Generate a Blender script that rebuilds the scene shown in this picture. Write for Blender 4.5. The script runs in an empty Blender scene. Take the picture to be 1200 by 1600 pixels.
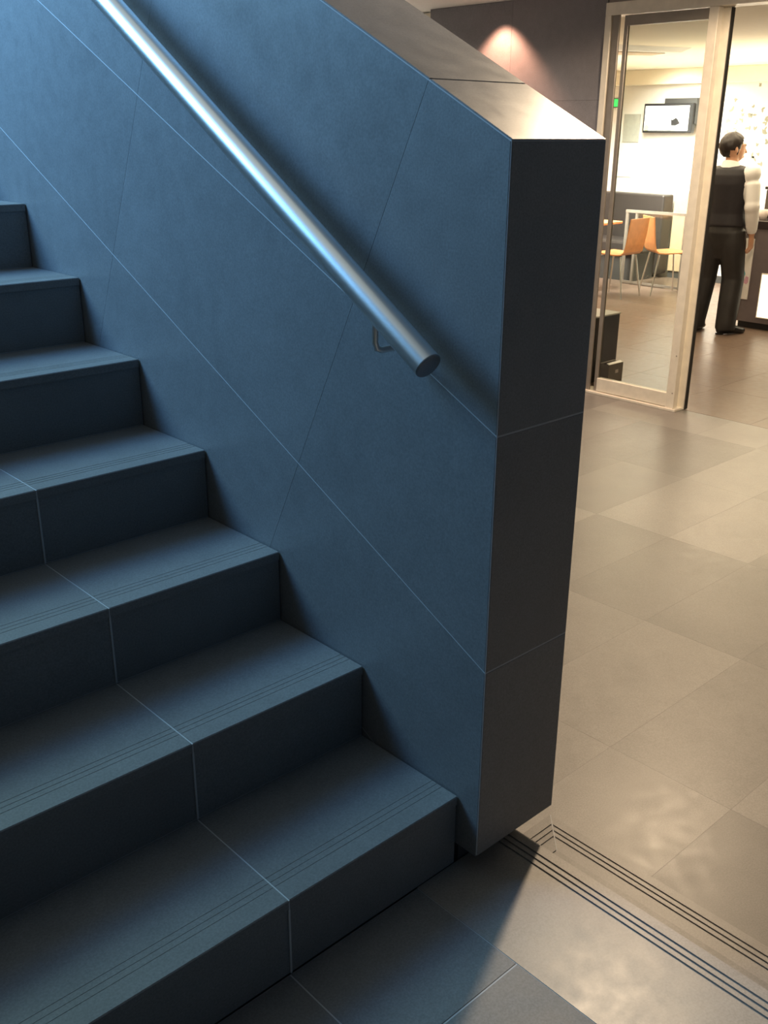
import bpy, bmesh, math, random
from mathutils import Vector, Matrix
random.seed(7)
S = bpy.context.scene
C = S.collection

# ------------------------------------------------------------------ camera
cam_d = bpy.data.cameras.new('camera'); cam = bpy.data.objects.new('camera', cam_d); C.objects.link(cam)
cam.location = (-1.15436, -1.03729, 1.33673)
cam.rotation_euler = (1.199713, -0.005794, -0.744298)
cam_d.sensor_fit = 'HORIZONTAL'; cam_d.sensor_width = 36.0; cam_d.lens = 36.0 * 1533.98 / 1200.0
cam_d.clip_start = 0.02; cam_d.clip_end = 100
S.camera = cam

# ------------------------------------------------------------------ world, lights, exposure
S.view_settings.view_transform = 'Standard'
try: S.view_settings.look = 'None'
except Exception: pass
S.view_settings.gamma = 1.0
S.view_settings.use_curve_mapping = False
S.view_settings.exposure = 0.0
w = bpy.data.worlds.new('dim_daylight'); S.world = w; w.use_nodes = True
bgn = w.node_tree.nodes['Background']
bgn.inputs[0].default_value = (0.16, 0.30, 0.46, 1); bgn.inputs[1].default_value = 0.19

def aim(o, target):
    o.rotation_euler = (Vector(target) - o.location).to_track_quat('-Z', 'Y').to_euler()
def area(name, loc, target, sx, sy, power, col, spread=180):
    d = bpy.data.lights.new(name, 'AREA'); d.shape = 'RECTANGLE'; d.size = sx; d.size_y = sy
    d.energy = power; d.color = col; d.spread = math.radians(spread)
    o = bpy.data.objects.new(name, d); C.objects.link(o); o.location = loc; aim(o, target); return o
def spot(name, loc, target, power, col, size_deg, blend, rad):
    d = bpy.data.lights.new(name, 'SPOT'); d.energy = power; d.color = col
    d.spot_size = math.radians(size_deg); d.spot_blend = blend; d.shadow_soft_size = rad
    o = bpy.data.objects.new(name, d); C.objects.link(o); o.location = loc; aim(o, target); return o

DAY = (0.18, 0.495, 0.98)
WARM = (1.0, 0.755, 0.50)
area('stairwell_daylight', (-1.05, 3.15, 3.00), (-0.30, 0.9, 1.5), 1.5, 1.0, 52, (0.56, 0.90, 0.78))
area('stairwell_blue_fill', (-1.7, 2.5, 3.0), (0.0, 2.0, 2.4), 1.3, 1.3, 84, DAY, 115)  # added blue fill from the upper left, no window is built there
area('stairwell_overhead_fill', (-1.45, 1.2, 4.0), (-1.45, 1.2, 0), 3.5, 2.4, 14, (0.98, 1.0, 0.84))  # added overhead fill, placed to give the rail its highlight
spot('lobby_downlight', (1.50, 0.50, 2.11), (1.50, 0.50, 0), 180, WARM, 172, 0.15, 0.05)
spot('lobby_downlight', (3.30, 1.30, 2.11), (3.30, 1.30, 0), 150, WARM, 172, 0.15, 0.05)
spot('corridor_bounce_fill', (3.2, 6.3, 2.11), (3.2, 6.3, 0), 300, (1.0, 0.9, 0.78), 172, 0.15, 0.05)  # added fill, bounces off the white walls to brighten the corridor ceiling
spot('wall_washer', (4.20, 3.76, 2.125), (4.20, 3.76, 0), 95, (1.0, 0.50, 0.30), 98, 0.5, 0.03)
area('cafe_ceiling_light', (7.3, 4.2, 1.98), (7.3, 4.2, 0), 2.6, 2.6, 110, (1.0, 0.82, 0.56))
area('cafe_ceiling_fill', (8.3, 4.0, 1.20), (8.3, 4.0, 3.0), 2.4, 3.4, 70, (1.0, 0.86, 0.62))  # added fill aimed upward to brighten the cafe ceiling
area('cafe_wall_light', (9.1, 5.6, 1.98), (9.8, 5.6, 1.0), 0.25, 3.2, 170, (1.0, 0.95, 0.82), 120)

# ------------------------------------------------------------------ helpers
def empty(name, loc=(0, 0, 0), rotz=0.0):
    o = bpy.data.objects.new(name, None); C.objects.link(o)
    o.location = loc; o.rotation_euler = (0, 0, rotz); o.empty_display_size = 0.05
    return o
def thing(o, label, cat, group=None):
    o['label'] = label; o['category'] = cat
    if group: o['group'] = group
    return o
def structure(o): o['kind'] = 'structure'; return o
def obj(name, bm, mat, parent=None, smooth=False):
    me = bpy.data.meshes.new(name)
    bmesh.ops.recalc_face_normals(bm, faces=bm.faces[:])
    if smooth:                                  # end caps keep their own crisp edge
        ed = {e for f in bm.faces if len(f.verts) > 4 for e in f.edges}
        if ed: bmesh.ops.split_edges(bm, edges=list(ed))
    bm.to_mesh(me); bm.free()
    if mat: me.materials.append(mat)
    if smooth:
        for p in me.polygons: p.use_smooth = len(p.vertices) <= 4
    o = bpy.data.objects.new(name, me); C.objects.link(o)
    if parent: o.parent = parent
    return o
def box_bm(x0, x1, y0, y1, z0, z1, bev=0.0, seg=1, bm=None):
    b = bmesh.new()
    r = bmesh.ops.create_cube(b, size=1.0)
    for v in b.verts:
        v.co = Vector(((x0 + x1) / 2 + v.co.x * (x1 - x0), (y0 + y1) / 2 + v.co.y * (y1 - y0), (z0 + z1) / 2 + v.co.z * (z1 - z0)))
    if bev: bmesh.ops.bevel(b, geom=b.edges[:] , offset=bev, segments=seg, affect='EDGES', profile=0.5)
    if bm is None: return b
    me = bpy.data.meshes.new('t'); b.to_mesh(me); b.free(); bm.from_mesh(me); bpy.data.meshes.remove(me)
    return bm
def box(name, x0, x1, y0, y1, z0, z1, mat, parent=None, bev=0.0, seg=1):
    return obj(name, box_bm(x0, x1, y0, y1, z0, z1, bev, seg), mat, parent)
def prism(name, ring_a, ring_b, mat, parent=None, bev=0.0, smooth=False):
    """closed solid between two matching rings of 3D points"""
    bm = bmesh.new()
    a = [bm.verts.new(p) for p in ring_a]; b = [bm.verts.new(p) for p in ring_b]
    n = len(a)
    bm.faces.new(a); bm.faces.new(b[::-1])
    for i in range(n): bm.faces.new((a[i], b[i], b[(i + 1) % n], a[(i + 1) % n]))
    bmesh.ops.recalc_face_normals(bm, faces=bm.faces[:])
    if bev: bmesh.ops.bevel(bm, geom=bm.edges[:], offset=bev, segments=1, affect='EDGES')
    return obj(name, bm, mat, parent, smooth)
def tube_into(bm, pts, rad, n=14, ref=None, caps=True):
    """loft through pts; rad items are r or (ra, rb); ref gives the direction of ra"""
    rings = []
    P = [Vector(p) for p in pts]
    for i, p in enumerate(P):
        t = (P[min(i + 1, len(P) - 1)] - P[max(i - 1, 0)]).normalized()
        r0 = Vector(ref) if ref else (Vector((0, 0, 1)) if abs(t.z) < 0.9 else Vector((1, 0, 0)))
        u = (r0 - t * r0.dot(t)).normalized(); v = t.cross(u)
        ra, rb = rad[i] if isinstance(rad[i], (tuple, list)) else (rad[i], rad[i])
        rings.append([bm.verts.new(p + u * ra * math.cos(k * math.tau / n) + v * rb * math.sin(k * math.tau / n)) for k in range(n)])
    for i in range(len(rings) - 1):
        for k in range(n):
            bm.faces.new((rings[i][k], rings[i][(k + 1) % n], rings[i + 1][(k + 1) % n], rings[i + 1][k]))
    if caps: bm.faces.new(rings[0][::-1]); bm.faces.new(rings[-1])
    return bm
def tube(name, pts, rad, mat, parent=None, n=14, ref=None):
    return obj(name, tube_into(bmesh.new(), pts, rad, n, ref), mat, parent, True)
def ball_into(bm, c, r, n=20):
    m = Matrix.Translation(Vector(c)) @ Matrix.Diagonal(Vector((*r, 1.0)))
    bmesh.ops.create_uvsphere(bm, u_segments=n, v_segments=n // 2 + 2, radius=1.0, matrix=m)
    return bm
def auto_smooth(o, deg=40):
    for p in o.data.polygons: p.use_smooth = True
    for e in o.data.edges: pass
    return o

# ------------------------------------------------------------------ materials
def mat_new(name):
    m = bpy.data.materials.new(name); m.use_nodes = True
    nt = m.node_tree; return m, nt, nt.nodes['Principled BSDF']
def plain(name, col, rough=0.5, metal=0.0, spec=0.5, vary=0.06, scale=18.0, bump=0.0):
    m, nt, b = mat_new(name)
    tc = nt.nodes.new('ShaderNodeTexCoord'); nz = nt.nodes.new('ShaderNodeTexNoise')
    nz.inputs['Scale'].default_value = scale; nz.inputs['Detail'].default_value = 4
    nt.links.new(tc.outputs['Object'], nz.inputs['Vector'])
    rp = nt.nodes.new('ShaderNodeValToRGB')
    rp.color_ramp.elements[0].position = 0.3; rp.color_ramp.elements[1].position = 0.7
    rp.color_ramp.elements[0].color = (*[c * (1 - vary) for c in col], 1)
    rp.color_ramp.elements[1].color = (*[min(1, c * (1 + vary)) for c in col], 1)
    nt.links.new(nz.outputs['Fac'], rp.inputs['Fac']); nt.links.new(rp.outputs['Color'], b.inputs['Base Color'])
    b.inputs['Roughness'].default_value = rough; b.inputs['Metallic'].default_value = metal
    b.inputs['Specular IOR Level'].default_value = spec
    if bump:
        bp = nt.nodes.new('ShaderNodeBump'); bp.inputs['Strength'].default_value = bump; bp.inputs['Distance'].default_value = 0.002
        nt.links.new(nz.outputs['Fac'], bp.inputs['Height']); nt.links.new(bp.outputs['Normal'], b.inputs['Normal'])
    return m
def stone(name, col, rough=0.42, spec=0.5, tone=0.10, cloud=0.12, grain=0.16):
    """honed basalt: clouded tone, fine grain, each tile a little lighter or darker"""
    m, nt, b = mat_new(name); L = nt.links.new
    tc = nt.nodes.new('ShaderNodeTexCoord'); oi = nt.nodes.new('ShaderNodeObjectInfo')
    n1 = nt.nodes.new('ShaderNodeTexNoise'); n1.inputs['Scale'].default_value = 3.2; n1.inputs['Detail'].default_value = 6
    n2 = nt.nodes.new('ShaderNodeTexNoise'); n2.inputs['Scale'].default_value = 260; n2.inputs['Detail'].default_value = 2
    n3 = nt.nodes.new('ShaderNodeTexNoise'); n3.inputs['Scale'].default_value = 24; n3.inputs['Detail'].default_value = 5
    ad = nt.nodes.new('ShaderNodeVectorMath'); ad.operation = 'ADD'
    ml = nt.nodes.new('ShaderNodeVectorMath'); ml.operation = 'SCALE'; ml.inputs[0].default_value = (7, 13, 5)
    L(oi.outputs['Random'], ml.inputs['Scale']); L(tc.outputs['Object'], ad.inputs[0]); L(ml.outputs[0], ad.inputs[1])
    for n in (n1, n2, n3): L(ad.outputs[0], n.inputs['Vector'])
    def mr(src, a, c):
        r = nt.nodes.new('ShaderNodeMapRange'); r.inputs['From Min'].default_value = 0.25; r.inputs['From Max'].default_value = 0.75
        r.inputs['To Min'].default_value = a; r.inputs['To Max'].default_value = c; L(src, r.inputs['Value']); return r.outputs[0]
    def mul(a, c):
        r = nt.nodes.new('ShaderNodeMath'); r.operation = 'MULTIPLY'; L(a, r.inputs[0]); L(c, r.inputs[1]); return r.outputs[0]
    f = mul(mul(mr(n1.outputs['Fac'], 1 - cloud, 1 + cloud), mr(n2.outputs['Fac'], 1 - grain, 1 + grain)), mul(mr(n3.outputs['Fac'], 0.95, 1.05), mr(oi.outputs['Random'], 1 - tone, 1 + tone)))
    vm = nt.nodes.new('ShaderNodeVectorMath'); vm.operation = 'SCALE'; vm.inputs[0].default_value = col
    L(f, vm.inputs['Scale']); L(vm.outputs[0], b.inputs['Base Color'])
    b.inputs['Specular IOR Level'].default_value = spec
    L(mr(n3.outputs['Fac'], rough - 0.05, rough + 0.05), b.inputs['Roughness'])
    bp = nt.nodes.new('ShaderNodeBump'); bp.inputs['Strength'].default_value = 0.12; bp.inputs['Distance'].default_value = 0.001
    L(n3.outputs['Fac'], bp.inputs['Height']); L(bp.outputs['Normal'], b.inputs['Normal'])
    return m
def emit(name, col, strength):
    m, nt, b = mat_new(name)
    b.inputs['Base Color'].default_value = (*col, 1); b.inputs['Emission Color'].default_value = (*col, 1)
    b.inputs['Emission Strength'].default_value = strength; b.inputs['Roughness'].default_value = 0.4
    return m
def glass_mat(name, tint, refl):
    m, nt, b = mat_new(name); L = nt.links.new
    nt.nodes.remove(b); out = nt.nodes['Material Output']
    tr = nt.nodes.new('ShaderNodeBsdfTransparent'); tr.inputs[0].default_value = (*tint, 1)
    gl = nt.nodes.new('ShaderNodeBsdfGlossy'); gl.inputs['Roughness'].default_value = 0.02
    fr = nt.nodes.new('ShaderNodeFresnel'); fr.inputs['IOR'].default_value = refl
    mx = nt.nodes.new('ShaderNodeMixShader')
    L(fr.outputs[0], mx.inputs[0]); L(tr.outputs[0], mx.inputs[1]); L(gl.outputs[0], mx.inputs[2]); L(mx.outputs[0], out.inputs[0])
    return m
def steel(name, col, rough):
    m, nt, b = mat_new(name); L = nt.links.new
    b.inputs['Base Color'].default_value = (*col, 1); b.inputs['Metallic'].default_value = 1.0
    tc = nt.nodes.new('ShaderNodeTexCoord'); mp = nt.nodes.new('ShaderNodeMapping'); mp.inputs['Scale'].default_value = (90, 2, 90)
    nz = nt.nodes.new('ShaderNodeTexNoise'); nz.inputs['Scale'].default_value = 8
    L(tc.outputs['Object'], mp.inputs[0]); L(mp.outputs[0], nz.inputs['Vector'])
    r = nt.nodes.new('ShaderNodeMapRange'); r.inputs['To Min'].default_value = rough - 0.05; r.inputs['To Max'].default_value = rough + 0.06
    L(nz.outputs['Fac'], r.inputs['Value']); L(r.outputs[0], b.inputs['Roughness'])
    return m

M = {}
M['stair_stone'] = stone('stair_stone', (0.172, 0.176, 0.182), 0.55, 0.35, 0.05, 0.10)
M['wall_stone'] = stone('wall_stone', (0.175, 0.178, 0.185), 0.40, 0.5, 0.04, 0.08)
M['floor_stone'] = stone('floor_stone', (0.215, 0.205, 0.195), 0.36, 0.45, 0.13, 0.10)
M['grout'] = plain('grout', (0.42, 0.43, 0.45), 0.8)
M['floor_grout'] = plain('floor_grout', (0.21, 0.20, 0.19), 0.8)
M['dark_wall'] = stone('dark_wall', (0.20, 0.19, 0.21), 0.38, 0.5, 0.03, 0.08)
M['core'] = plain('core', (0.06, 0.06, 0.06), 0.8)
M['steel'] = steel('brushed_steel', (0.74, 0.75, 0.76), 0.36)
M['cap'] = steel('dark_steel', (0.30, 0.31, 0.33), 0.35)
M['alu'] = plain('pale_aluminium', (0.80, 0.75, 0.66), 0.40, 0.10)
M['alu_dark'] = plain('shaded_aluminium', (0.30, 0.27, 0.24), 0.4, 0.4)  # darker copy of the pale aluminium, shade put into its colour
M['rubber'] = plain('black_seal', (0.02, 0.02, 0.02), 0.6)
M['glass'] = glass_mat('door_glass', (0.93, 0.95, 0.93), 1.45)
M['white'] = plain('white_paint', (0.80, 0.79, 0.76), 0.7, vary=0.02)
M['cream'] = plain('cream_paint', (0.80, 0.74, 0.60), 0.7, vary=0.02)
M['tan'] = plain('tan_panel', (0.55, 0.42, 0.28), 0.6)
M['cafe_floor'] = stone('cafe_floor', (0.19, 0.135, 0.105), 0.33, 0.5, 0.0, 0.12)
M['leather'] = plain('dark_brown_leather', (0.040, 0.033, 0.031), 0.42, bump=0.2)
M['ply'] = plain('orange_plywood', (0.62, 0.27, 0.10), 0.4, vary=0.12)
M['chrome'] = steel('chrome', (0.85, 0.85, 0.86), 0.14)
M['black'] = plain('black_plastic', (0.018, 0.018, 0.02), 0.4)
M['dark_box'] = plain('dark_grey_panel', (0.045, 0.045, 0.045), 0.45)
M['counter_front'] = plain('mauve_grey_laminate', (0.16, 0.135, 0.14), 0.5)
M['counter_top'] = plain('dark_counter_top', (0.03, 0.022, 0.022), 0.3)
M['notice'] = plain('grey_notice', (0.42, 0.44, 0.40), 0.6)
M['screen'] = emit('lit_screen', (0.95, 0.97, 0.93), 1.6)
M['lightbox'] = emit('lit_menu', (1.0, 0.90, 0.66), 1.5)
M['lamp_panel'] = emit('warm_lamp_panel', (1.0, 0.88, 0.60), 9.0)
M['exit_green'] = emit('green_sign', (0.05, 0.75, 0.15), 0.8)
M['skin'] = plain('skin', (0.60, 0.33, 0.20), 0.5)
M['hair'] = plain('dark_brown_hair', (0.016, 0.010, 0.009), 0.45, vary=0.3, scale=60)
M['shirt'] = plain('white_shirt', (0.85, 0.84, 0.82), 0.7, vary=0.02)
M['vest'] = plain('black_waistcoat', (0.014, 0.012, 0.016), 0.65, vary=0.15, scale=30)
M['trouser'] = plain('black_trousers', (0.020, 0.019, 0.019), 0.6, vary=0.2, scale=12)
M['shoe'] = plain('black_shoe', (0.012, 0.012, 0.013), 0.3)
M['cup'] = plain('white_china', (0.78, 0.70, 0.66), 0.3)
M['machine'] = plain('grey_machine', (0.10, 0.085, 0.075), 0.4)
M['kraft'] = plain('grey_carton', (0.20, 0.17, 0.13), 0.6)
M['leaf_print'] = plain('grey_green_print', (0.28, 0.29, 0.23), 0.7)
M['blue'] = plain('blue_print', (0.10, 0.42, 0.50), 0.6)
M['pink'] = plain('pink_print', (0.62, 0.36, 0.46), 0.6)
M['yellow'] = emit('yellow_picture', (0.75, 0.80, 0.25), 0.9)

# ------------------------------------------------------------------ dimensions of the stair
G, RISE, R1 = 0.2714, 0.165, 0.1582          # going, rise, first rise
XJ = 0.4037                                   # joint line from the wall
Y0, W = -0.0543, 0.2298                       # end face of the balustrade, its thickness
ZT, ZJ1, ZJ2, ZB = 1.3255, 0.8799, 0.4464, 0.0462
SL = 0.4990                                   # slope of the balustrade top
XP, X2, Y2 = 0.1651, 0.4273, 0.088            # landing edge, lower step edge
ZF = -0.33                                    # lobby floor
NST = 15
XL = -2.30                                    # left end of the flight
J = 0.0028                                    # joint width

# ------------------------------------------------------------------ lobby floor
fl = structure(empty('floor', (0, 0, ZF)))
box('screed', -3.2, 4.42, -4.2, 8.0, -0.12, -0.0003, M['floor_grout'], fl)
tx, ty = 0.755, 0.381
proto = {}
for i in range(-1, 6):
    for k in range(-6, 20):
        xa, xb = 0.97 + tx * (i - 1), 0.97 + tx * i
        ya, yb = -0.097 + ty * k, -0.097 + ty * (k + 1)
        xb2 = min(xb, 4.42)
        if xb2 - xa < 0.05: continue
        key = round(xb2 - xa, 3)
        if key not in proto:
            hx, hy = (xb2 - xa - 0.0006) / 2, (yb - ya - 0.0006) / 2
            bm = box_bm(-hx, hx, -hy, hy, -0.012, 0.0)
            me = bpy.data.meshes.new('floor_tile'); bm.to_mesh(me); bm.free(); me.materials.append(M['floor_stone']); proto[key] = me
        o = bpy.data.objects.new('floor_tile', proto[key]); C.objects.link(o); o.parent = fl
        o.location = ((xa + xb2) / 2, (ya + yb) / 2, 0)

cf = structure(empty('floor_cafe', (0, 0, ZF)))
for i in range(8):
    for k in range(14):
        xa = 4.422 + 0.68 * i; ya = -1.4 + 0.62 * k
        box('floor_tile', xa + 0.0008, xa + 0.68 - 0.0008, ya + 0.0008, ya + 0.62 - 0.0008, -0.012, 0.0, M['cafe_floor'], cf)
box('screed', 4.422, 9.86, -1.4, 7.28, -0.12, -0.003, M['cafe_floor'], cf)

# ------------------------------------------------------------------ landing and the low step that wraps round it
GROOVES = [0.024, 0.0385, 0.053]              # distances of the three grooves from the nosing
GW, GD = 0.0046, 0.0028
def nosing_profile(depth, zt, thick):
    """(inward offset, z) outline of a nosing tile with three grooves, from the nosing inward"""
    pts = [(0.0, zt - thick), (0.0, zt - 0.002), (0.002, zt)]
    for g in GROOVES:
        pts += [(g, zt), (g, zt - GD), (g + GW, zt - GD), (g + GW, zt)]
    pts += [(depth, zt), (depth, zt - thick)]
    return pts
def nosing_tile(name, depth, zt, thick, place_a, place_b, mat, parent):
    pr = nosing_profile(depth, zt, thick)
    return prism(name, [place_a(o, z) for o, z in pr], [place_b(o, z) for o, z in pr], mat, parent)

YC = -0.0004                                    # back edge of the landing, under the balustrade
ld = thing(empty('stair_landing', (0, 0, ZF)), 'raised stone landing with grooved edge in front of the bottom stair', 'landing')
def up(o): o.location.z -= ZF; return o       # parts are given in scene heights, parent sits on the lobby floor
core = up(box('landing_core', XL + 0.002, XP - 0.006, -3.4, YC - 0.006, ZF + 0.001, -0.0145, M['grout'], ld))
# edge tiles along the right side, mitred at the back corner
ND = 0.268
yy = YC
lens = [0.80, 0.775, 0.775, 0.775]
first = True
for ln in lens:
    ya, yb = yy, yy - ln
    def pa(o, z, ya=ya, first=first): return (XP - o, ya if first else ya - J / 2, z)
    def pb(o, z, yb=yb): return (XP - o, yb + J / 2, z)
    up(nosing_tile('edge_tile', ND, 0.0, 0.016, pa, pb, M['floor_stone'], ld))
    first = False; yy = yb
# field tiles
xf = XP - ND
up(box('grout_bed', XL + 0.002, xf + 0.0010, -1.4, -0.0015, -0.015, -0.0010, M['grout'], ld))
rows = [(-0.246, -0.001), (-0.627, -0.246), (-1.008, -0.627), (-1.389, -1.008)]
for ri, (ya, yb) in enumerate(rows):
    xs = [xf, -0.4065] + [-0.4065 - 0.755 * q for q in range(1, 4)] if ri % 2 == 0 else [xf] + [xf - 0.20 - 0.755 * q for q in range(1, 4)]
    for a, b in zip(xs[1:], xs[:-1]):
        a = max(a, XL + 0.002)
        if b - a < 0.05: continue
        up(box('landing_tile', a + J / 2, b - J / 2, ya + J / 2, yb - J / 2, -0.016, 0.0, M['stair_stone'], ld, 0.0008))
up(box('landing_riser', XP - 0.012, XP - 0.001, -3.1, YC - 0.002, -0.165, -0.0165, M['floor_stone'], ld))

ls = thing(empty('landing_step', (0, 0, ZF)), 'lower stone step with grooved nosing wrapping the corner of the landing', 'step')
D2 = X2 - XP + 0.010
up(box('step_core', XP + 0.001, X2 - 0.004, -3.1, Y2 - 0.004, ZF + 0.001, -0.1815, M['grout'], ls))
up(box('step_core', -0.6, XP, YC + 0.001, Y2 - 0.004, ZF + 0.001, -0.1815, M['grout'], ls))
yy = Y2; first = True
q_ = 0.0016 * 0.7071
up(prism('mitre_grout', [(X2 - 0.001 + q_, Y2 - 0.001 - q_, -0.1654), (X2 - 0.0895 + q_, Y2 - 0.0895 - q_, -0.1654), (X2 - 0.0895 - q_, Y2 - 0.0895 + q_, -0.1654), (X2 - 0.001 - q_, Y2 - 0.001 + q_, -0.1654)],
   [(X2 - 0.001 + q_, Y2 - 0.001 - q_, -0.180), (X2 - 0.0895 + q_, Y2 - 0.0895 - q_, -0.180), (X2 - 0.0895 - q_, Y2 - 0.0895 + q_, -0.180), (X2 - 0.001 - q_, Y2 - 0.001 + q_, -0.180)], M['grout'], ls))
for ln in [0.98, 0.76, 0.76]:
    ya, yb = yy, yy - ln
    def pa(o, z, ya=ya, first=first): return (X2 - o, (ya - o - 0.0012) if first else ya - J / 2, z)
    def pb(o, z, yb=yb): return (X2 - o, yb + J / 2, z)
    up(nosing_tile('edge_tile', 0.0872, -0.165, 0.016, pa, pb, M['floor_stone'], ls))
    up(box('tread_tile', XP + 0.001, X2 - 0.0872, yb + J / 2, (Y2 - 0.0872 - 0.0012) if first else ya - J / 2, -0.181, -0.165, M['floor_stone'], ls))
    first = False; yy = yb
def pa(o, z): return (X2 - o, Y2 - o + 0.0012, z)
def pb(o, z): return (-0.6, Y2 - o, z)
up(nosing_tile('edge_tile', 0.0872, -0.165, 0.016, pa, pb, M['floor_stone'], ls))
up(box('step_riser', X2 - 0.012, X2 - 0.0005, -2.4, Y2 - 0.001, ZF + 0.0005, -0.1815, M['floor_stone'], ls))
up(box('step_riser', -0.6, X2 - 0.013, Y2 - 0.012, Y2 - 0.0005, ZF + 0.0005, -0.1815, M['floor_stone'], ls))

# ------------------------------------------------------------------ the flight of stairs
st = thing(empty('staircase', (0, 0, 0)), 'flight of blue-grey stone tiled stairs rising to the left beside the balustrade', 'stairs')
zs = [0.0] + [R1 + RISE * k for k in range(NST)]
xcuts = [-0.0015, -XJ, -XJ - 0.755, -XJ - 1.51, XL]
TT = 0.019
for n in range(NST):
    yf, zb, zt = n * G, zs[n], zs[n + 1]
    # solid core under each tread, shows only in the joints
    box('step_core', XL, -0.002, yf + 0.0012, yf + G + 0.02, (zb - 0.16) if n else 0.0005, zt - TT + 0.001, M['grout'], st)
    for xc in xcuts[1:-1]:
        box('grout_joint', xc - J / 2 - 0.0004, xc + J / 2 + 0.0004, yf - 0.0024, yf + G + 0.004, zb + 0.002, zt - 0.0006, M['grout'], st)
    for a, b in zip(xcuts[1:], xcuts[:-1]):
        pr = [(0, zt - TT), (0, zt - 0.0018), (0.0018, zt)]
        for g in (0.040, 0.053, 0.066):
            pr += [(g, zt), (g, zt - 0.0005), (g + 0.0018, zt - 0.0005), (g + 0.0018, zt)]
        pr += [(G + 0.009, zt), (G + 0.009, zt - TT)]
        prism('tread_tile', [(b - J / 2, yf - 0.003 + o, z) for o, z in pr], [(a + J / 2, yf - 0.003 + o, z) for o, z in pr], M['stair_stone'], st)
        box('riser_tile', a + J / 2, b - J / 2, yf, yf + 0.011, zb + 0.0022, zt - TT - 0.0006, M['stair_stone'], st)

# ------------------------------------------------------------------ balustrade wall
bl = thing(empty('stair_balustrade', (0, 0, 0)), 'solid sloping balustrade wall clad in blue-grey stone panels with flat coping', 'balustrade')
K = math.hypot(1, SL)
def tn(y, z): return ((y + SL * z) / K, (z - SL * y) / K)
def yz(t, n): return ((t - SL * n) / K, (SL * t + n) / K)
YE = 4.3
def clip(poly, f):
    out = []
    for i in range(len(poly)):
        p, q = poly[i], poly[(i + 1) % len(poly)]
        fp, fq = f(p), f(q)
        if fp >= 0: out.append(p)
        if (fp >= 0) != (fq >= 0):
            s = fp / (fp - fq); out.append((p[0] + s * (q[0] - p[0]), p[1] + s * (q[1] - p[1])))
    return out
nT, n1, n2 = tn(Y0, ZT)[1], tn(Y0, ZJ1)[1], tn(Y0, ZJ2)[1]
bands = [(n1, nT - 0.0022), (n2, n1), (n2 - 0.39, n2), (n2 - 0.78, n2 - 0.39), (n2 - 1.17, n2 - 0.78), (n2 - 1.56, n2 - 1.17)]
PT = 0.014
for na, nb in bands:
    for q in range(-2, 8):
        ta, tb = 0.733 + 0.783 * (q - 1), 0.733 + 0.783 * q
        h = 0.0013
        ht = 0.0004
        poly = [yz(ta + ht, na + h), yz(tb - ht, na + h), yz(tb - ht, nb - h), yz(ta + ht, nb - h)]
        poly = clip(poly, lambda p: p[0] - (Y0 + 0.0024)); poly = clip(poly, lambda p: p[1] - (ZB + 0.0005)) if poly else poly
        poly = clip(poly, lambda p: YE - p[0]) if poly else poly
        if len(poly) < 3: continue
        area_ = abs(sum(poly[i][0] * poly[(i + 1) % len(poly)][1] - poly[(i + 1) % len(poly)][0] * poly[i][1] for i in range(len(poly)))) / 2
        if area_ < 0.002: continue
        prism('wall_panel', [(0.0, y, z) for y, z in poly], [(PT, y, z) for y, z in poly], M['wall_stone'], bl)
        prism('wall_panel', [(W - PT, y, z) for y, z in poly], [(W, y, z) for y, z in poly], M['wall_stone'], bl)
# end panels
for za, zb in ((ZB, ZJ2), (ZJ2, ZJ1), (ZJ1, ZT)):
    box('end_panel', 0.0024, W - 0.0012, Y0, Y0 + PT, za + 0.0014, zb - 0.0014 if zb < ZT else zb - 0.0026, M['wall_stone'], bl, 0.0008)
# coping slabs
cuts = [tn(Y0, ZT)[0]] + [0.733 + 0.783 * q for q in range(0, 7)]
for a, b in zip(cuts[:-1], cuts[1:]):
    ra = []
    h = 0.0012
    ta = a + (h if a > cuts[0] else 0.0); tb = b - h
    pr = [yz(ta, nT - 0.0), yz(tb, nT - 0.0), yz(tb, nT - 0.014), yz(ta + (0.006 if a == cuts[0] else 0), nT - 0.014)]
    prism('coping_slab', [(0.0026, y, z) for y, z in pr], [(W - 0.0012, y, z) for y, z in pr], M['wall_stone'], bl, 0.0008)
# core that shows in the joints
cp = [(Y0 + 0.0007, ZB + 0.004), (YE - 0.01, ZB + 0.004), (YE - 0.01, ZT + SL * (YE - 0.01 - Y0) - 0.0010), (Y0 + 0.0007, ZT - 0.0014)]
prism('wall_core', [(0.0007, y, z) for y, z in cp], [(W - 0.0007, y, z) for y, z in cp], M['grout'], bl)
box('plinth', 0.012, W - 0.04, 0.003, 0.12, -0.1645, ZB + 0.006, M['core'], bl)  # added piece that blocks lobby light leaking under the wall end
box('plinth', 0.03, W - 0.04, 0.12, YE - 0.1, ZF, ZB + 0.006, M['core'], bl)

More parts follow.
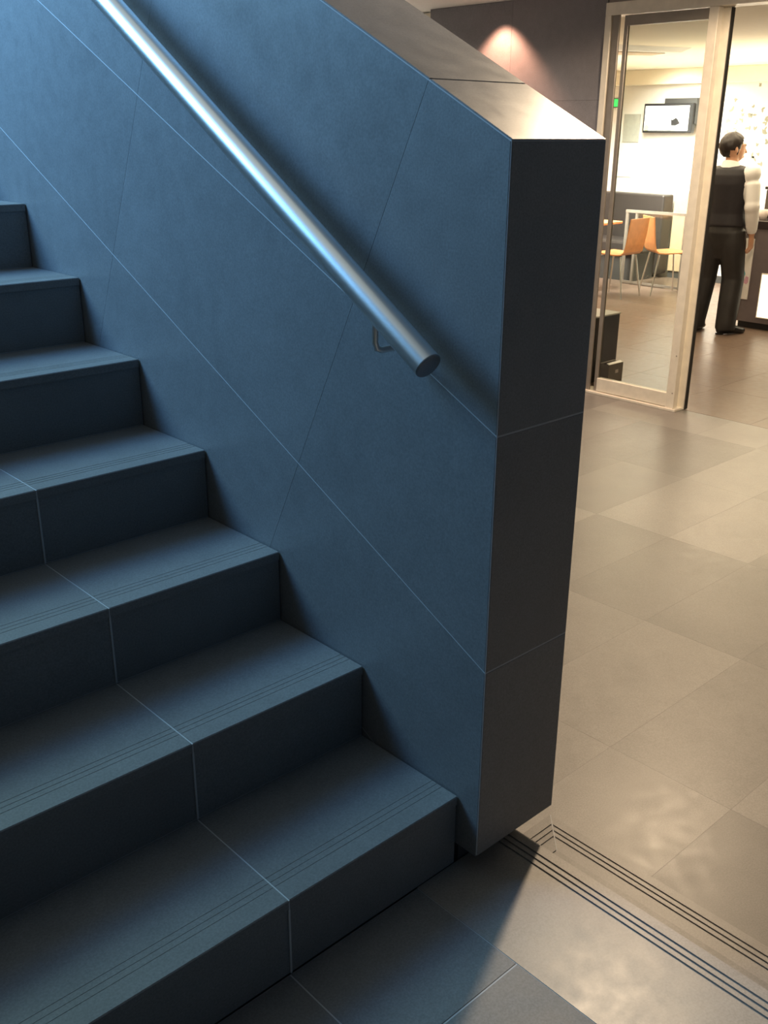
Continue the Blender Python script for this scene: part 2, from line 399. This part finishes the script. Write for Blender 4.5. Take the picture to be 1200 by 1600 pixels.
# ------------------------------------------------------------------ handrail
hr = thing(empty('handrail', (0, 0, 0)), 'round brushed stainless steel handrail fixed along the balustrade wall', 'handrail')
XR, RR = -0.080, 0.0235
def railpt(y, dx=0.0): return Vector((XR + dx, y, 0.997 + 0.630 * (y - 0.029)))
d_ = (railpt(1) - railpt(0)).normalized()
tube('rail_tube', [railpt(0.0255), railpt(2.0), railpt(4.0)], [RR] * 3, M['steel'], hr, 40)
bm = bmesh.new(); e0 = railpt(0.0255)
tube_into(bm, [e0 + d_ * 0.004, e0 - d_ * 0.0012, e0 - d_ * 0.0030, e0 - d_ * 0.0034], [RR * 0.985, RR * 0.985, RR * 0.93, RR * 0.6], 40)
obj('end_cap', bm, M['cap'], hr, False)
for yb in (0.148, 1.25, 2.35, 3.4):
    p = railpt(yb); ze = p.z - 0.074
    br = tube('bracket_arm', [p + Vector((0, 0, -RR + 0.004)), Vector((XR, yb, ze + 0.014)), Vector((XR + 0.004, yb, ze + 0.004)), Vector((XR + 0.014, yb, ze)), Vector((-0.0005, yb, ze))], [0.0058] * 5, M['steel'], hr, 12, (0, 1, 0))
    tube('wall_rose', [Vector((-0.0004, yb, ze)), Vector((-0.006, yb, ze))], [0.018, 0.018], M['steel'], br, 20)

# ------------------------------------------------------------------ lobby shell
wb = structure(empty('wall_back', (4.35, 3.7, ZF)))
def rel(o, e):
    o.location = -Vector(e.location); return o
PW = 4.355
for a, b in ((2.945, 3.70), (3.70, 4.464)):
    for za, zb in ((ZF, 0.29), (0.29, 0.905), (0.905, 1.52), (1.52, 2.135)):
        rel(box('wall_tile', PW, PW + 0.02, a + 0.0008, b - 0.0008, za + 0.0008, zb - 0.0008, M['dark_wall'], wb), wb)
rel(box('wall_core', PW + 0.002, PW + 0.10, 2.945, 4.464, ZF, 2.135, M['core'], wb), wb)
wc = structure(box('wall_corridor', PW + 0.16, PW + 0.24, 4.465, 7.9, ZF, 2.135, M['white']))
structure(box('ceiling', 0.30, PW + 0.25, -4.0, 7.9, 2.136, 2.22, M['white']))
structure(box('wall_far', 0.30, PW + 0.16, 7.9, 8.0, ZF, 2.135, M['white']))

structure(box('wall_left', XL - 0.10, XL - 0.004, -3.4, 5.2, ZF, 4.6, M['wall_stone']))

# ------------------------------------------------------------------ shopfront
t1 = structure(empty('trim_1', (4.36, 2.0, ZF)))
def tb(name, *a, m='alu', par=t1, bev=0.002): return rel(box(name, *a, M[m], par, bev), par)
tb('head_frame', 4.335, 4.46, -1.4, 2.944, 1.990, 2.060)
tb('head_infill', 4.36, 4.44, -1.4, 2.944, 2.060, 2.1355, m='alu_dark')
tb('side_jamb', 4.335, 4.40, 2.900, 2.944, ZF, 1.990)
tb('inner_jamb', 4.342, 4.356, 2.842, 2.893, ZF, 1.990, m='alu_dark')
tb('jamb_seal', 4.36, 4.38, 2.893, 2.900, ZF, 1.990, m='rubber')
tb('floor_track', 4.318, 4.45, 2.16, 2.90, ZF, ZF + 0.016)

d1 = structure(empty('door_1', (4.36, 2.5, ZF)))
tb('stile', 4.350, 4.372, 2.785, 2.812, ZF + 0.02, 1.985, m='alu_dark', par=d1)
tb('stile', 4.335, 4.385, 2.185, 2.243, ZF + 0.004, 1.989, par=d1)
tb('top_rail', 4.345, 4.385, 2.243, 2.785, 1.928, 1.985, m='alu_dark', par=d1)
tb('bottom_rail', 4.340, 4.385, 2.243, 2.785, ZF + 0.02, -0.222, par=d1)
gp = tb('glass_pane', 4.360, 4.366, 2.243, 2.785, -0.222, 1.928, m='glass', par=d1, bev=0)
d2 = structure(empty('door_2', (4.42, 2.2, ZF)))
tb('stile', 4.405, 4.455, 2.152, 2.212, ZF + 0.004, 1.989, par=d2)
tb('seal', 4.415, 4.445, 2.146, 2.152, ZF + 0.006, 1.985, m='rubber', par=d2, bev=0)
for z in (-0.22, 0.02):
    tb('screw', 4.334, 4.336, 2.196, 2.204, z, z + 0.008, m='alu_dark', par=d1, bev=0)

# ------------------------------------------------------------------ cafe shell
wbk = structure(box('wall_cafe_back', 9.80, 9.88, 1.0, 7.3, ZF, 2.40, M['white']))
structure(box('wall_cafe_side', 4.60, 9.80, 7.2, 7.3, ZF, 2.40, M['cream']))
structure(box('wall_cafe_end', 4.46, 9.80, -1.5, -1.4, ZF, 2.40, M['cream']))
structure(box('ceiling_cafe', 4.46, 9.9, -1.5, 7.3, 2.012, 2.13, M['cream']))
structure(box('trim_2', 9.62, 9.80, 1.0, 7.2, 1.85, 2.012, M['cream'], None, 0.004))
pn = structure(box('wall_panel_tan', 9.74, 9.80, 5.40, 5.655, -0.25, 0.67, M['tan'], None, 0.004))
structure(box('baseboard_cafe', 9.76, 9.80, 1.0, 5.655, ZF, -0.25, M['core']))

# linear ceiling fitting
lf = thing(empty('ceiling_fitting', (6.9, 4.5, 2.012)), 'pale slim ceiling fitting behind the glass door', 'ceiling light')
rel(prism('fitting_body', [(6.35, 4.30, 2.011), (7.10, 4.02, 2.011), (7.40, 4.45, 2.011), (6.75, 4.95, 2.011)],
      [(6.42, 4.36, 1.975), (7.06, 4.10, 1.975), (7.32, 4.45, 1.975), (6.78, 4.86, 1.975)], M['white'], lf), lf)
rel(prism('fitting_tan_slab', [(6.55, 4.42, 1.9745), (7.0, 4.22, 1.9745), (7.15, 4.45, 1.9745), (6.8, 4.72, 1.9745)],  # thin tan slab below the fitting body
      [(6.55, 4.42, 1.970), (7.0, 4.22, 1.970), (7.15, 4.45, 1.970), (6.8, 4.72, 1.970)], M['tan'], lf), lf)

# ------------------------------------------------------------------ television
tv = thing(empty('television', (9.80, 5.8, 1.34)), 'flat television showing a white picture, mounted on the cafe wall', 'television')
rel(box('housing', 9.66, 9.73, 5.485, 6.145, 1.325, 1.645, M['black'], tv, 0.006), tv)
rel(box('wall_bracket', 9.70, 9.80, 5.47, 5.90, 1.42, 1.70, M['dark_box'], tv, 0.004), tv)
sc = rel(box('screen', 9.655, 9.661, 5.535, 6.120, 1.350, 1.618, M['screen'], tv), tv)
def flat_poly(name, x, pts, mat, par, th=0.002):
    o = prism(name, [(x, y, z) for y, z in pts], [(x - th, y, z) for y, z in pts], mat, par); return o
pp = flat_poly('picture_shape', 9.6545, [(5.755, 1.405), (5.76, 1.475), (5.74, 1.465), (5.70, 1.490), (5.67, 1.470), (5.655, 1.445), (5.635, 1.425), (5.66, 1.420), (5.69, 1.405)], M['black'], sc)
pq = flat_poly('picture_shape', 9.6545, [(5.97, 1.43), (5.96, 1.455), (5.92, 1.46), (5.89, 1.445), (5.91, 1.425)], M['yellow'], sc)
pr_ = flat_poly('picture_shape', 9.6545, [(6.11, 1.35), (6.115, 1.40), (6.08, 1.415), (6.05, 1.39), (6.06, 1.35)], M['yellow'], sc)

# notices and prints on the wall
nt_ = thing(box('wall_notice', 9.785, 9.799, 6.27, 6.50, 1.215, 1.535, M['notice'], None, 0.002), 'grey notice board on the bright wall left of the television', 'notice')
ps = thing(box('wall_poster', 9.788, 9.799, 6.33, 6.58, 0.81, 1.195, M['white'], None, 0.002), 'pale poster hanging below the grey notice board', 'poster')
ex = thing(empty('exit_sign', (9.79, 6.63, 1.61)), 'small green lit sign glimpsed between the door stiles', 'sign')
rel(box('sign_case', 9.775, 9.799, 6.585, 6.675, 1.612, 1.715, M['black'], ex, 0.003), ex)
rel(box('sign_face', 9.770, 9.776, 6.592, 6.668, 1.620, 1.707, M['exit_green'], ex), ex)
art = [(4.8, 1.82), (5.07, 1.68), (5.08, 1.57), (4.95, 1.57), (4.84, 1.6), (4.71, 1.57), (4.96, 1.52), (4.86, 1.51), (4.82, 1.51), (5.13, 1.46), (5.01, 1.44), (4.95, 1.46), (4.67, 1.48), (4.66, 1.43), (4.86, 1.37), (4.78, 1.39), (4.67, 1.37), (5.01, 1.36), (5.12, 1.35), (4.67, 1.33), (4.62, 1.24), (4.71, 1.2), (4.78, 1.1), (4.74, 1.06), (4.69, 1.1), (4.66, 1.0), (4.79, 0.97), (4.73, 0.94)]
wd = thing(empty('wall_decal', (9.80, 4.85, 0.95)), 'scatter of small grey-green leaf prints on the cafe wall behind the man', 'wall decal')
for (y, z) in art:
    a = random.uniform(0, math.pi); s = random.uniform(0.022, 0.036)
    for dd in (0, 1):
        aa = a + dd * random.uniform(0.9, 1.5); c0 = (y + random.uniform(-.02, .02), z + random.uniform(-.015, .015))
        pts = [(-1, 0), (-0.4, 0.42), (0.3, 0.40), (1, 0), (0.3, -0.40), (-0.4, -0.42)]
        P2 = [(c0[0] + s * (p * math.cos(aa) - q * math.sin(aa)), c0[1] + s * (p * math.sin(aa) + q * math.cos(aa))) for p, q in pts]
        rel(flat_poly('leaf_print', 9.7995 - 0.0006 * dd, P2, M['leaf_print'], wd, 0.001), wd)
for o in (pp, pq, pr_): o.location = (0, 0, 0)

# ------------------------------------------------------------------ banquette
bq = thing(empty('banquette', (9.4, 6.3, ZF)), 'dark brown high-backed banquette seat against the cafe wall', 'bench')
rel(box('back', 9.52, 9.735, 5.66, 7.15, ZF + 0.05, 0.64, M['leather'], bq, 0.02, 2), bq)
rel(box('seat_cushion', 9.02, 9.52, 5.70, 7.15, -0.02, 0.13, M['leather'], bq, 0.03, 2), bq)
rel(box('seat_base', 9.08, 9.52, 5.72, 7.15, ZF, -0.02, M['core'], bq), bq)

# ------------------------------------------------------------------ table and chairs
tbm = thing(empty('cafe_table', (8.18, 5.86, ZF)), 'small cafe table with orange wooden top on a steel pedestal', 'table')
box('table_top', -0.35, 0.35, -0.33, 0.33, 0.705, 0.735, M['ply'], tbm, 0.006)
tube('pedestal', [(0, 0, 0.02), (0, 0, 0.705)], [0.032, 0.032], M['chrome'], tbm, 18)
tube('foot_disc', [(0, 0, 0.0), (0, 0, 0.012), (0, 0, 0.022)], [0.21, 0.21, 0.06], M['chrome'], tbm, 28)
def chair(loc, rz, label):
    t = thing(empty('cafe_chair', loc, rz), label, 'chair', 'plywood chairs by the cafe table')
    # local: faces +y, seat 0.45 high; shell is one bent sheet
    prof = [(0.20, 0.440), (0.17, 0.452), (0.05, 0.446), (-0.08, 0.440), (-0.15, 0.446), (-0.185, 0.475), (-0.203, 0.55), (-0.222, 0.68), (-0.238, 0.82)]
    def sheet(name, pf, wid):
        bm = bmesh.new(); th = 0.012
        cols = []
        for i, (y, z) in enumerate(pf):
            dy, dz = (pf[min(i + 1, len(pf) - 1)][0] - pf[max(i - 1, 0)][0], pf[min(i + 1, len(pf) - 1)][1] - pf[max(i - 1, 0)][1])
            l = math.hypot(dy, dz); ny, nz = dz / l, -dy / l
            w2 = wid[i]
            cols.append([bm.verts.new(p) for p in ((-w2, y, z), (w2, y, z), (w2, y + ny * th, z + nz * th), (-w2, y + ny * th, z + nz * th))])
        for a, b in zip(cols[:-1], cols[1:]):
            for k in range(4): bm.faces.new((a[k], a[(k + 1) % 4], b[(k + 1) % 4], b[k]))
        bm.faces.new(cols[0]); bm.faces.new(cols[-1][::-1])
        return obj(name, bm, M['ply'], t)
    sheet('seat', prof[:6], [0.185, 0.195, 0.20, 0.195, 0.19, 0.185])
    sheet('backrest', prof[5:], [0.185, 0.18, 0.185, 0.18])
    for sx in (-1, 1):
        tube('leg', [(sx * 0.15, 0.14, 0.437), (sx * 0.185, 0.185, 0.0)], [0.009, 0.009], M['chrome'], t, 10)
        tube('leg', [(sx * 0.15, -0.13, 0.432), (sx * 0.19, -0.20, 0.0)], [0.009, 0.009], M['chrome'], t, 10)
    tube('seat_bar', [(-0.15, 0.14, 0.432), (0.15, 0.14, 0.432)], [0.008, 0.008], M['chrome'], t, 10)
    return t
chair((8.03, 5.22, ZF), math.radians(3), 'orange plywood chair nearest the glass door, back turned to it')
chair((8.56, 4.96, ZF), math.radians(-128), 'orange plywood chair half hidden behind the nearer chair, seat pointing right')

# frame added in place of the pale reflection lines in the door glass
gs = thing(empty('reflection_frame', (7.0, 4.2, ZF)), 'thin frame with clear pane, added to imitate pale reflection lines in the door glass', 'screen')
def refl_part(name, *a, m='alu_dark', bev=0.0): return rel(box(name, *a, M[m], gs, bev), gs)
for ya in (5.715, 5.585): refl_part('refl_post', 8.89, 8.915, ya, ya + 0.028, ZF, 0.47)
refl_part('top_rail', 8.885, 8.92, 4.95, 5.745, 0.470, 0.500)  # part of the added reflection frame
refl_part('bottom_rail', 8.885, 8.92, 4.95, 5.745, ZF + 0.01, ZF + 0.035)  # part of the added reflection frame
refl_part('refl_post', 8.89, 8.915, 4.952, 4.980, ZF, 0.47)
refl_part('glass_pane', 8.900, 8.906, 4.98, 5.585, ZF + 0.035, 0.470, m='glass')  # clear pane of the added reflection frame

# ------------------------------------------------------------------ dark plinth box and carton by the glass
pb_ = thing(empty('display_plinth', (4.72, 3.10, ZF)), 'tall dark box with white top standing behind the door glass', 'plinth')
rel(box('body', 4.57, 4.845, 2.985, 3.25, ZF, 0.128, M['dark_box'], pb_, 0.003), pb_)
rel(box('top_panel', 4.565, 4.850, 2.980, 3.255, 0.1285, 0.140, M['white'], pb_, 0.002), pb_)
cb = thing(empty('carton', (4.70, 2.93, ZF)), 'small open grey carton on the floor behind the door glass', 'box')
for a in ((4.62, 4.79, 2.885, 2.890), (4.62, 4.79, 2.970, 2.975), (4.62, 4.625, 2.890, 2.970), (4.785, 4.79, 2.890, 2.970)):
    rel(box('side', a[0], a[1], a[2], a[3], ZF, -0.195, M['kraft'], cb), cb)
rel(box('base', 4.625, 4.785, 2.890, 2.970, ZF, ZF + 0.006, M['kraft'], cb), cb)
rel(prism('flap', [(4.622, 2.887, -0.195), (4.788, 2.887, -0.195), (4.788, 2.91, -0.188), (4.622, 2.91, -0.188)],
          [(4.622, 2.887, -0.192), (4.788, 2.887, -0.192), (4.788, 2.91, -0.185), (4.622, 2.91, -0.185)], M['cup'], cb), cb)
rel(prism('flap', [(4.622, 2.973, -0.195), (4.788, 2.973, -0.195), (4.788, 2.94, -0.189), (4.622, 2.94, -0.189)],
          [(4.622, 2.973, -0.192), (4.788, 2.973, -0.192), (4.788, 2.94, -0.186), (4.622, 2.94, -0.186)], M['cup'], cb), cb)
rel(box('sticker', 4.70, 4.735, 2.8835, 2.8848, -0.262, -0.238, M['cup'], cb), cb)

# ------------------------------------------------------------------ counter
ct = thing(empty('service_counter', (7.65, 2.6, ZF)), 'grey fronted service counter with dark top at the right', 'counter')
rel(box('front_panel', 7.352, 7.38, 1.2, 3.46, ZF + 0.06, 0.545, M['counter_front'], ct), ct)
rel(box('end_panel', 7.38, 7.95, 3.43, 3.46, ZF + 0.06, 0.545, M['counter_front'], ct), ct)
rel(box('kick_board', 7.40, 7.93, 1.2, 3.42, ZF, ZF + 0.06, M['black'], ct), ct)
rel(box('counter_top', 7.33, 7.97, 1.2, 3.475, 0.5455, 0.614, M['counter_top'], ct, 0.004), ct)
sg = thing(empty('counter_sign', (7.35, 3.37, -0.073)), 'narrow white upright sign with blue and pink marks on the counter front', 'sign')
rel(box('board', 7.340, 7.3515, 3.333, 3.418, -0.073, 0.457, M['white'], sg, 0.001), sg)
rel(flat_poly('print_mark', 7.3395, [(3.412, 0.10), (3.414, 0.17), (3.395, 0.185), (3.378, 0.15), (3.392, 0.105)], M['blue'], sg), sg)
rel(flat_poly('print_mark', 7.3395, [(3.39, 0.075), (3.37, 0.13), (3.345, 0.125), (3.343, 0.08), (3.36, 0.06)], M['pink'], sg), sg)
mn = thing(empty('menu_lightbox', (7.35, 3.05, -0.21)), 'glowing yellow menu lightbox on the counter front at the picture edge', 'lightbox')
rel(box('case', 7.335, 7.3515, 2.84, 3.225, -0.222, 0.172, M['alu'], mn, 0.002), mn)
mf = rel(box('lit_face', 7.331, 7.336, 2.85, 3.215, -0.212, 0.162, M['lightbox'], mn), mn)
# coffee machine, cups
cm = thing(empty('coffee_machine', (7.72, 3.3, 0.614)), 'dark grey coffee machine on the counter behind the white sleeve', 'machine')
rel(box('body', 7.66, 7.93, 2.32, 3.455, 0.640, 0.86, M['machine'], cm, 0.012, 2), cm)
rel(box('cup_tray', 7.64, 7.94, 2.31, 3.46, 0.8605, 0.885, M['black'], cm, 0.004), cm)
for sx in (7.69, 7.90):
    for sy in (2.36, 3.41): rel(tube('foot', [(sx, sy, 0.6145), (sx, sy, 0.641)], [0.018, 0.018], M['black'], cm, 12), cm)
rel(tube('group_head', [(7.655, 3.30, 0.80), (7.60, 3.30, 0.78), (7.57, 3.30, 0.74)], [0.03, 0.03, 0.02], M['chrome'], cm, 14), cm)
lb = thing(empty('machine_lamp_box', (7.74, 3.3, 0.886)), 'white glowing box standing on top of the coffee machine', 'lightbox')
rel(box('diffuser', 7.68, 7.80, 2.35, 3.44, 0.905, 1.10, M['lamp_panel'], lb, 0.01, 2), lb)
rel(box('base', 7.69, 7.79, 2.36, 3.43, 0.8855, 0.905, M['tan'], lb), lb)
def cup(x, y, z, s, label):
    c = thing(empty('cup', (x, y, z)), label, 'cup', 'cups on the counter')
    bm = bmesh.new(); n = 20
    prof = [(0.0, 0.0), (0.026, 0.0), (0.034, 0.03), (0.040, 0.075), (0.037, 0.075), (0.031, 0.03), (0.022, 0.006), (0.0, 0.006)]
    rings = []
    for r, h in prof:
        rings.append([bm.verts.new((max(r, 0.0005) * s * math.cos(k * math.tau / n), max(r, 0.0005) * s * math.sin(k * math.tau / n), h * s)) for k in range(n)])
    for a, b in zip(rings[:-1], rings[1:]):
        for k in range(n): bm.faces.new((a[k], a[(k + 1) % n], b[(k + 1) % n], b[k]))
    obj('bowl', bm, M['cup'], c, True)
    tube('handle', [(0.036 * s, 0, 0.062 * s), (0.058 * s, 0, 0.055 * s), (0.058 * s, 0, 0.028 * s), (0.034 * s, 0, 0.02 * s)], [0.005 * s] * 4, M['cup'], c, 8)
    return c
cup(7.43, 3.440, 0.6145, 0.9, 'small pale cup at the end of the counter beside the sleeve')
cup(7.46, 3.350, 0.6145, 1.15, 'middle pale cup of the three on the counter')
cup(7.52, 3.225, 0.6145, 1.5, 'largest pale cup on the counter at the picture edge')

# ------------------------------------------------------------------ person
ps_ = thing(empty('person', (6.95, 3.43, ZF), math.radians(2)), 'man in a black waistcoat, white shirt and black trousers standing at the counter end', 'person')
def remesh(o, vox, smooth=6):
    m = o.modifiers.new('remesh', 'REMESH'); m.mode = 'VOXEL'; m.voxel_size = vox; m.use_smooth_shade = True
    s = o.modifiers.new('smooth', 'SMOOTH'); s.factor = 0.5; s.iterations = smooth
    return o
# local frame: +x forward, -y is his right side
HR = math.radians(-38)                         # head turned to his right
def hd(x, y, z):                               # head-frame point
    return (0.005 + x * math.cos(HR) - y * math.sin(HR), x * math.sin(HR) + y * math.cos(HR), z)
Fx = Vector((math.cos(HR), math.sin(HR), 0))
rs, ls_ = (0.0, -0.195, 1.355), (0.0, 0.195, 1.355)
re, rw = (-0.035, -0.245, 1.085), (0.045, -0.235, 0.850)
le, lw = (0.06, 0.245, 1.10), (0.28, 0.17, 1.03)
def limb(bm, pts, rad, **k): tube_into(bm, pts, rad, **k)
bm = bmesh.new()
# head: cranium, jaw, nose, ears, neck
ball_into(bm, hd(-0.012, 0, 1.555), (0.098, 0.080, 0.100))
tube_into(bm, [hd(0.02, 0, 1.57), hd(0.03, 0, 1.50), hd(0.042, 0, 1.452), hd(0.05, 0, 1.440)], [(0.078, 0.070), (0.066, 0.060), (0.042, 0.038), (0.02, 0.02)], ref=Fx, n=18)
tube_into(bm, [hd(0.082, 0, 1.555), hd(0.100, 0, 1.525), hd(0.112, 0, 1.508), hd(0.088, 0, 1.498)], [0.008, 0.011, 0.014, 0.012], n=10)
tube_into(bm, [hd(0.078, -0.024, 1.472), hd(0.092, 0, 1.474), hd(0.078, 0.024, 1.472)], [0.006, 0.009, 0.006], n=8)
for s in (-1, 1): ball_into(bm, hd(-0.012, s * 0.082, 1.535), (0.020, 0.010, 0.032), 12)
tube_into(bm, [(-0.025, 0, 1.34), (-0.012, 0, 1.42), (0.0, 0, 1.50)], [0.062, 0.055, 0.055])
# torso
tube_into(bm, [(0, 0, 0.83), (0, 0, 0.92), (0, 0, 1.02), (0, 0, 1.15), (-0.01, 0, 1.28), (-0.015, 0, 1.36), (-0.02, 0, 1.40)],
          [(0.10, 0.150), (0.105, 0.160), (0.095, 0.140), (0.11, 0.160), (0.112, 0.178), (0.085, 0.165), (0.055, 0.075)], ref=(1, 0, 0), n=24)
for sh, el, wr in ((rs, re, rw), (ls_, le, lw)):
    tube_into(bm, [(sh[0], sh[1] * 0.78, sh[2] + 0.01), sh, ((sh[0] + el[0]) / 2, (sh[1] + el[1]) / 2, (sh[2] + el[2]) / 2), el, ((el[0] + wr[0]) / 2, (el[1] + wr[1]) / 2, (el[2] + wr[2]) / 2), wr],
              [0.042, 0.045, 0.040, 0.034, 0.033, 0.027], n=14)
# right hand hangs, a little curled
tube_into(bm, [rw, (0.058, -0.232, 0.815), (0.066, -0.230, 0.775), (0.068, -0.230, 0.755)], [(0.026, 0.019), (0.040, 0.017), (0.042, 0.015), (0.036, 0.012)], ref=(1, 0, 0), n=14)
for k, (dx, ln) in enumerate(((0.034, 0.066), (0.012, 0.076), (-0.010, 0.070), (-0.030, 0.054))):
    b0 = Vector((0.067 + dx, -0.230, 0.765)); 
    tube_into(bm, [b0, b0 + Vector((0.003, 0.006, -ln * 0.45)), b0 + Vector((0.002, 0.022, -ln * 0.80)), b0 + Vector((0, 0.040, -ln * 0.95))], [0.0098, 0.0092, 0.0086, 0.0072], n=10)
tube_into(bm, [(0.080, -0.230, 0.812), (0.108, -0.222, 0.790), (0.118, -0.212, 0.758), (0.116, -0.204, 0.738)], [0.014, 0.0115, 0.010, 0.0085], n=10)
# left hand forward over the counter side
lwv = Vector(lw); fd = Vector((0.93, -0.30, -0.2)).normalized(); sd = Vector((0.30, 0.93, 0)).normalized()
tube_into(bm, [lwv, lwv + fd * 0.04, lwv + fd * 0.085, lwv + fd * 0.10], [(0.026, 0.019), (0.040, 0.017), (0.042, 0.015), (0.034, 0.012)], ref=sd, n=14)
for dy, ln in ((-0.033, 0.064), (-0.011, 0.075), (0.011, 0.070), (0.031, 0.054)):
    b0 = lwv + fd * 0.092 + sd * dy
    tube_into(bm, [b0, b0 + fd * ln * 0.5, b0 + fd * ln * 0.8 + Vector((0, 0, -0.018)), b0 + fd * ln * 0.9 + Vector((0, 0, -0.034))], [0.0098, 0.0092, 0.0086, 0.0072], n=10)
b0 = lwv + fd * 0.03 - sd * 0.026
tube_into(bm, [b0, b0 + fd * 0.025 - sd * 0.022, b0 + fd * 0.055 - sd * 0.030, b0 + fd * 0.07 - sd * 0.028], [0.014, 0.0115, 0.010, 0.0085], n=10)
# legs and feet
RL = [(0, -0.085, 0.88), (0.02, -0.10, 0.68), (0.055, -0.115, 0.47), (0.02, -0.125, 0.28), (-0.005, -0.13, 0.075)]
LL = [(0, 0.085, 0.88), (-0.01, 0.10, 0.68), (0.0, 0.115, 0.47), (-0.03, 0.125, 0.28), (-0.05, 0.135, 0.075)]
for P_ in (RL, LL):
    tube_into(bm, P_, [0.085, 0.075, 0.055, 0.052, 0.038], n=16)
body = obj('body', bm, M['skin'], ps_); remesh(body, 0.0052, 5)
# eyes
for s in (-1, 1):
    bm = bmesh.new(); ball_into(bm, hd(0.078, s * 0.031, 1.545), (0.011, 0.011, 0.009), 12)
    e = obj('eye', bm, M['shirt'], ps_, True)
    bm = bmesh.new(); ball_into(bm, hd(0.0865, s * 0.031, 1.545), (0.0045, 0.0045, 0.0045), 10); obj('iris', bm, M['black'], e, True)
    tube('eyebrow', [hd(0.084, s * 0.014, 1.562), hd(0.087, s * 0.032, 1.568), hd(0.076, s * 0.050, 1.562)], [0.003, 0.005, 0.003], M['hair'], ps_, 8)
# hair: full on top and back, tapering down the nape, clear of the face and ears
bm = bmesh.new()
bmesh.ops.create_uvsphere(bm, u_segments=48, v_segments=30, radius=1.0)
import mathutils.noise as mn_
for v in bm.verts:
    u = v.co.copy()
    r = 1.0 + 0.055 * mn_.noise(Vector((u.x * 5, u.y * 5, u.z * 3))) + 0.03 * mn_.noise(u * 14)
    x, y, z = u.x * 0.108 * r, u.y * 0.092 * r, u.z * 0.110 * r
    zz = z
    lim = -0.02 if x < 0.0 else -0.02 + 0.5 * x          # hairline: low behind, rising to the brow
    front = max(0.0, x - 0.015) / 0.09
    low = -0.092 + (0.145 * min(1, front * 1.6)) + (0.05 if -0.04 < x < 0.02 and abs(y) > 0.05 else 0)
    if zz < low: zz = low; x *= 0.86; y *= 0.86
    v.co = Vector(hd(-0.020 + x, y, 1.562 + zz))
hair = obj('hair', bm, M['hair'], ps_, True)
# clothing
bm = bmesh.new()
tube_into(bm, [(0, 0, 0.90), (0, 0, 1.02), (0, 0, 1.15), (-0.01, 0, 1.28), (-0.015, 0, 1.365), (-0.02, 0, 1.405)],
          [(0.116, 0.170), (0.112, 0.158), (0.124, 0.174), (0.126, 0.192), (0.098, 0.178), (0.066, 0.085)], ref=(1, 0, 0), n=24)
for sh, el, wr in ((rs, re, rw), (ls_, le, lw)):
    S_, E_, W_ = Vector(sh), Vector(el), Vector(wr)
    tube_into(bm, [(sh[0], sh[1] * 0.72, sh[2] + 0.012), sh, S_.lerp(E_, 0.35), S_.lerp(E_, 0.7), E_, E_.lerp(W_, 0.35), E_.lerp(W_, 0.75), E_.lerp(W_, 0.92)],
              [0.062, 0.069, 0.066, 0.062, 0.058, 0.056, 0.048, 0.038], n=16)
for sh, el in ((rs, re), (ls_, le)):
    ball_into(bm, (sh[0], sh[1] * 0.97, sh[2] - 0.012), (0.078, 0.074, 0.076)); ball_into(bm, el, (0.064, 0.064, 0.066))
shirt = obj('shirt', bm, M['shirt'], ps_); remesh(shirt, 0.009, 4)
tube('shirt_collar', [(-0.022, 0, 1.385), (-0.020, 0, 1.41), (-0.014, 0, 1.432)], [(0.082, 0.088), (0.074, 0.076), (0.068, 0.069)], M['shirt'], ps_, 24, (1, 0, 0))
bm = bmesh.new()
tube_into(bm, [(0, 0, 0.915), (0, 0, 0.93), (0, 0, 1.02), (0, 0, 1.15), (-0.008, 0, 1.27), (-0.015, 0, 1.34), (-0.018, 0, 1.385), (-0.02, 0, 1.405)],
          [(0.128, 0.182), (0.132, 0.186), (0.122, 0.168), (0.134, 0.180), (0.138, 0.190), (0.124, 0.184), (0.098, 0.160), (0.074, 0.105)], ref=(1, 0, 0), n=28)
vest = obj('waistcoat', bm, M['vest'], ps_); remesh(vest, 0.009, 3)
bm = bmesh.new()
tube_into(bm, [(0, 0, 0.64), (0, 0, 0.74), (-0.004, 0, 0.86), (0, 0, 0.945), (0, 0, 0.955)], [(0.075, 0.085), (0.105, 0.140), (0.128, 0.176), (0.116, 0.168), (0.112, 0.164)], ref=(1, 0, 0), n=24)
for P_ in (RL, LL):
    V = [Vector(p) for p in P_]
    tube_into(bm, [V[0], V[0].lerp(V[1], 0.5), V[1], V[1].lerp(V[2], 0.6), V[2], V[3], V[4] + Vector((0, 0, 0.02)), V[4] + Vector((0.006, 0, -0.03))],
              [0.106, 0.112, 0.106, 0.098, 0.095, 0.092, 0.086, 0.088], n=18)
tr = obj('trousers', bm, M['trouser'], ps_); remesh(tr, 0.009, 4)
for (ax, ay, az), yaw in ((RL[4], math.radians(-28)), (LL[4], math.radians(8))):
    bm = bmesh.new(); cx, sx = math.cos(yaw), math.sin(yaw)
    def fp(l, z): return (ax + l * cx, ay + l * sx, z)
    tube_into(bm, [fp(-0.075, 0.045), fp(-0.06, 0.046), fp(0.0, 0.048), fp(0.07, 0.040), fp(0.14, 0.031), fp(0.185, 0.026), fp(0.20, 0.022)],
              [(0.030, 0.025), (0.044, 0.036), (0.047, 0.040), (0.039, 0.046), (0.030, 0.048), (0.025, 0.036), (0.014, 0.016)], ref=(0, 0, 1), n=18)
    for v in bm.verts: v.co.z = max(v.co.z, 0.001)
    sh = obj('shoe', bm, M['shoe'], ps_, True)
    tube('heel', [fp(-0.05, 0.0008), fp(-0.05, 0.014)], [0.034, 0.036], M['shoe'], sh, 16)

# unused reflection frame removed if it has no parts
if not gs.children: bpy.data.objects.remove(gs)
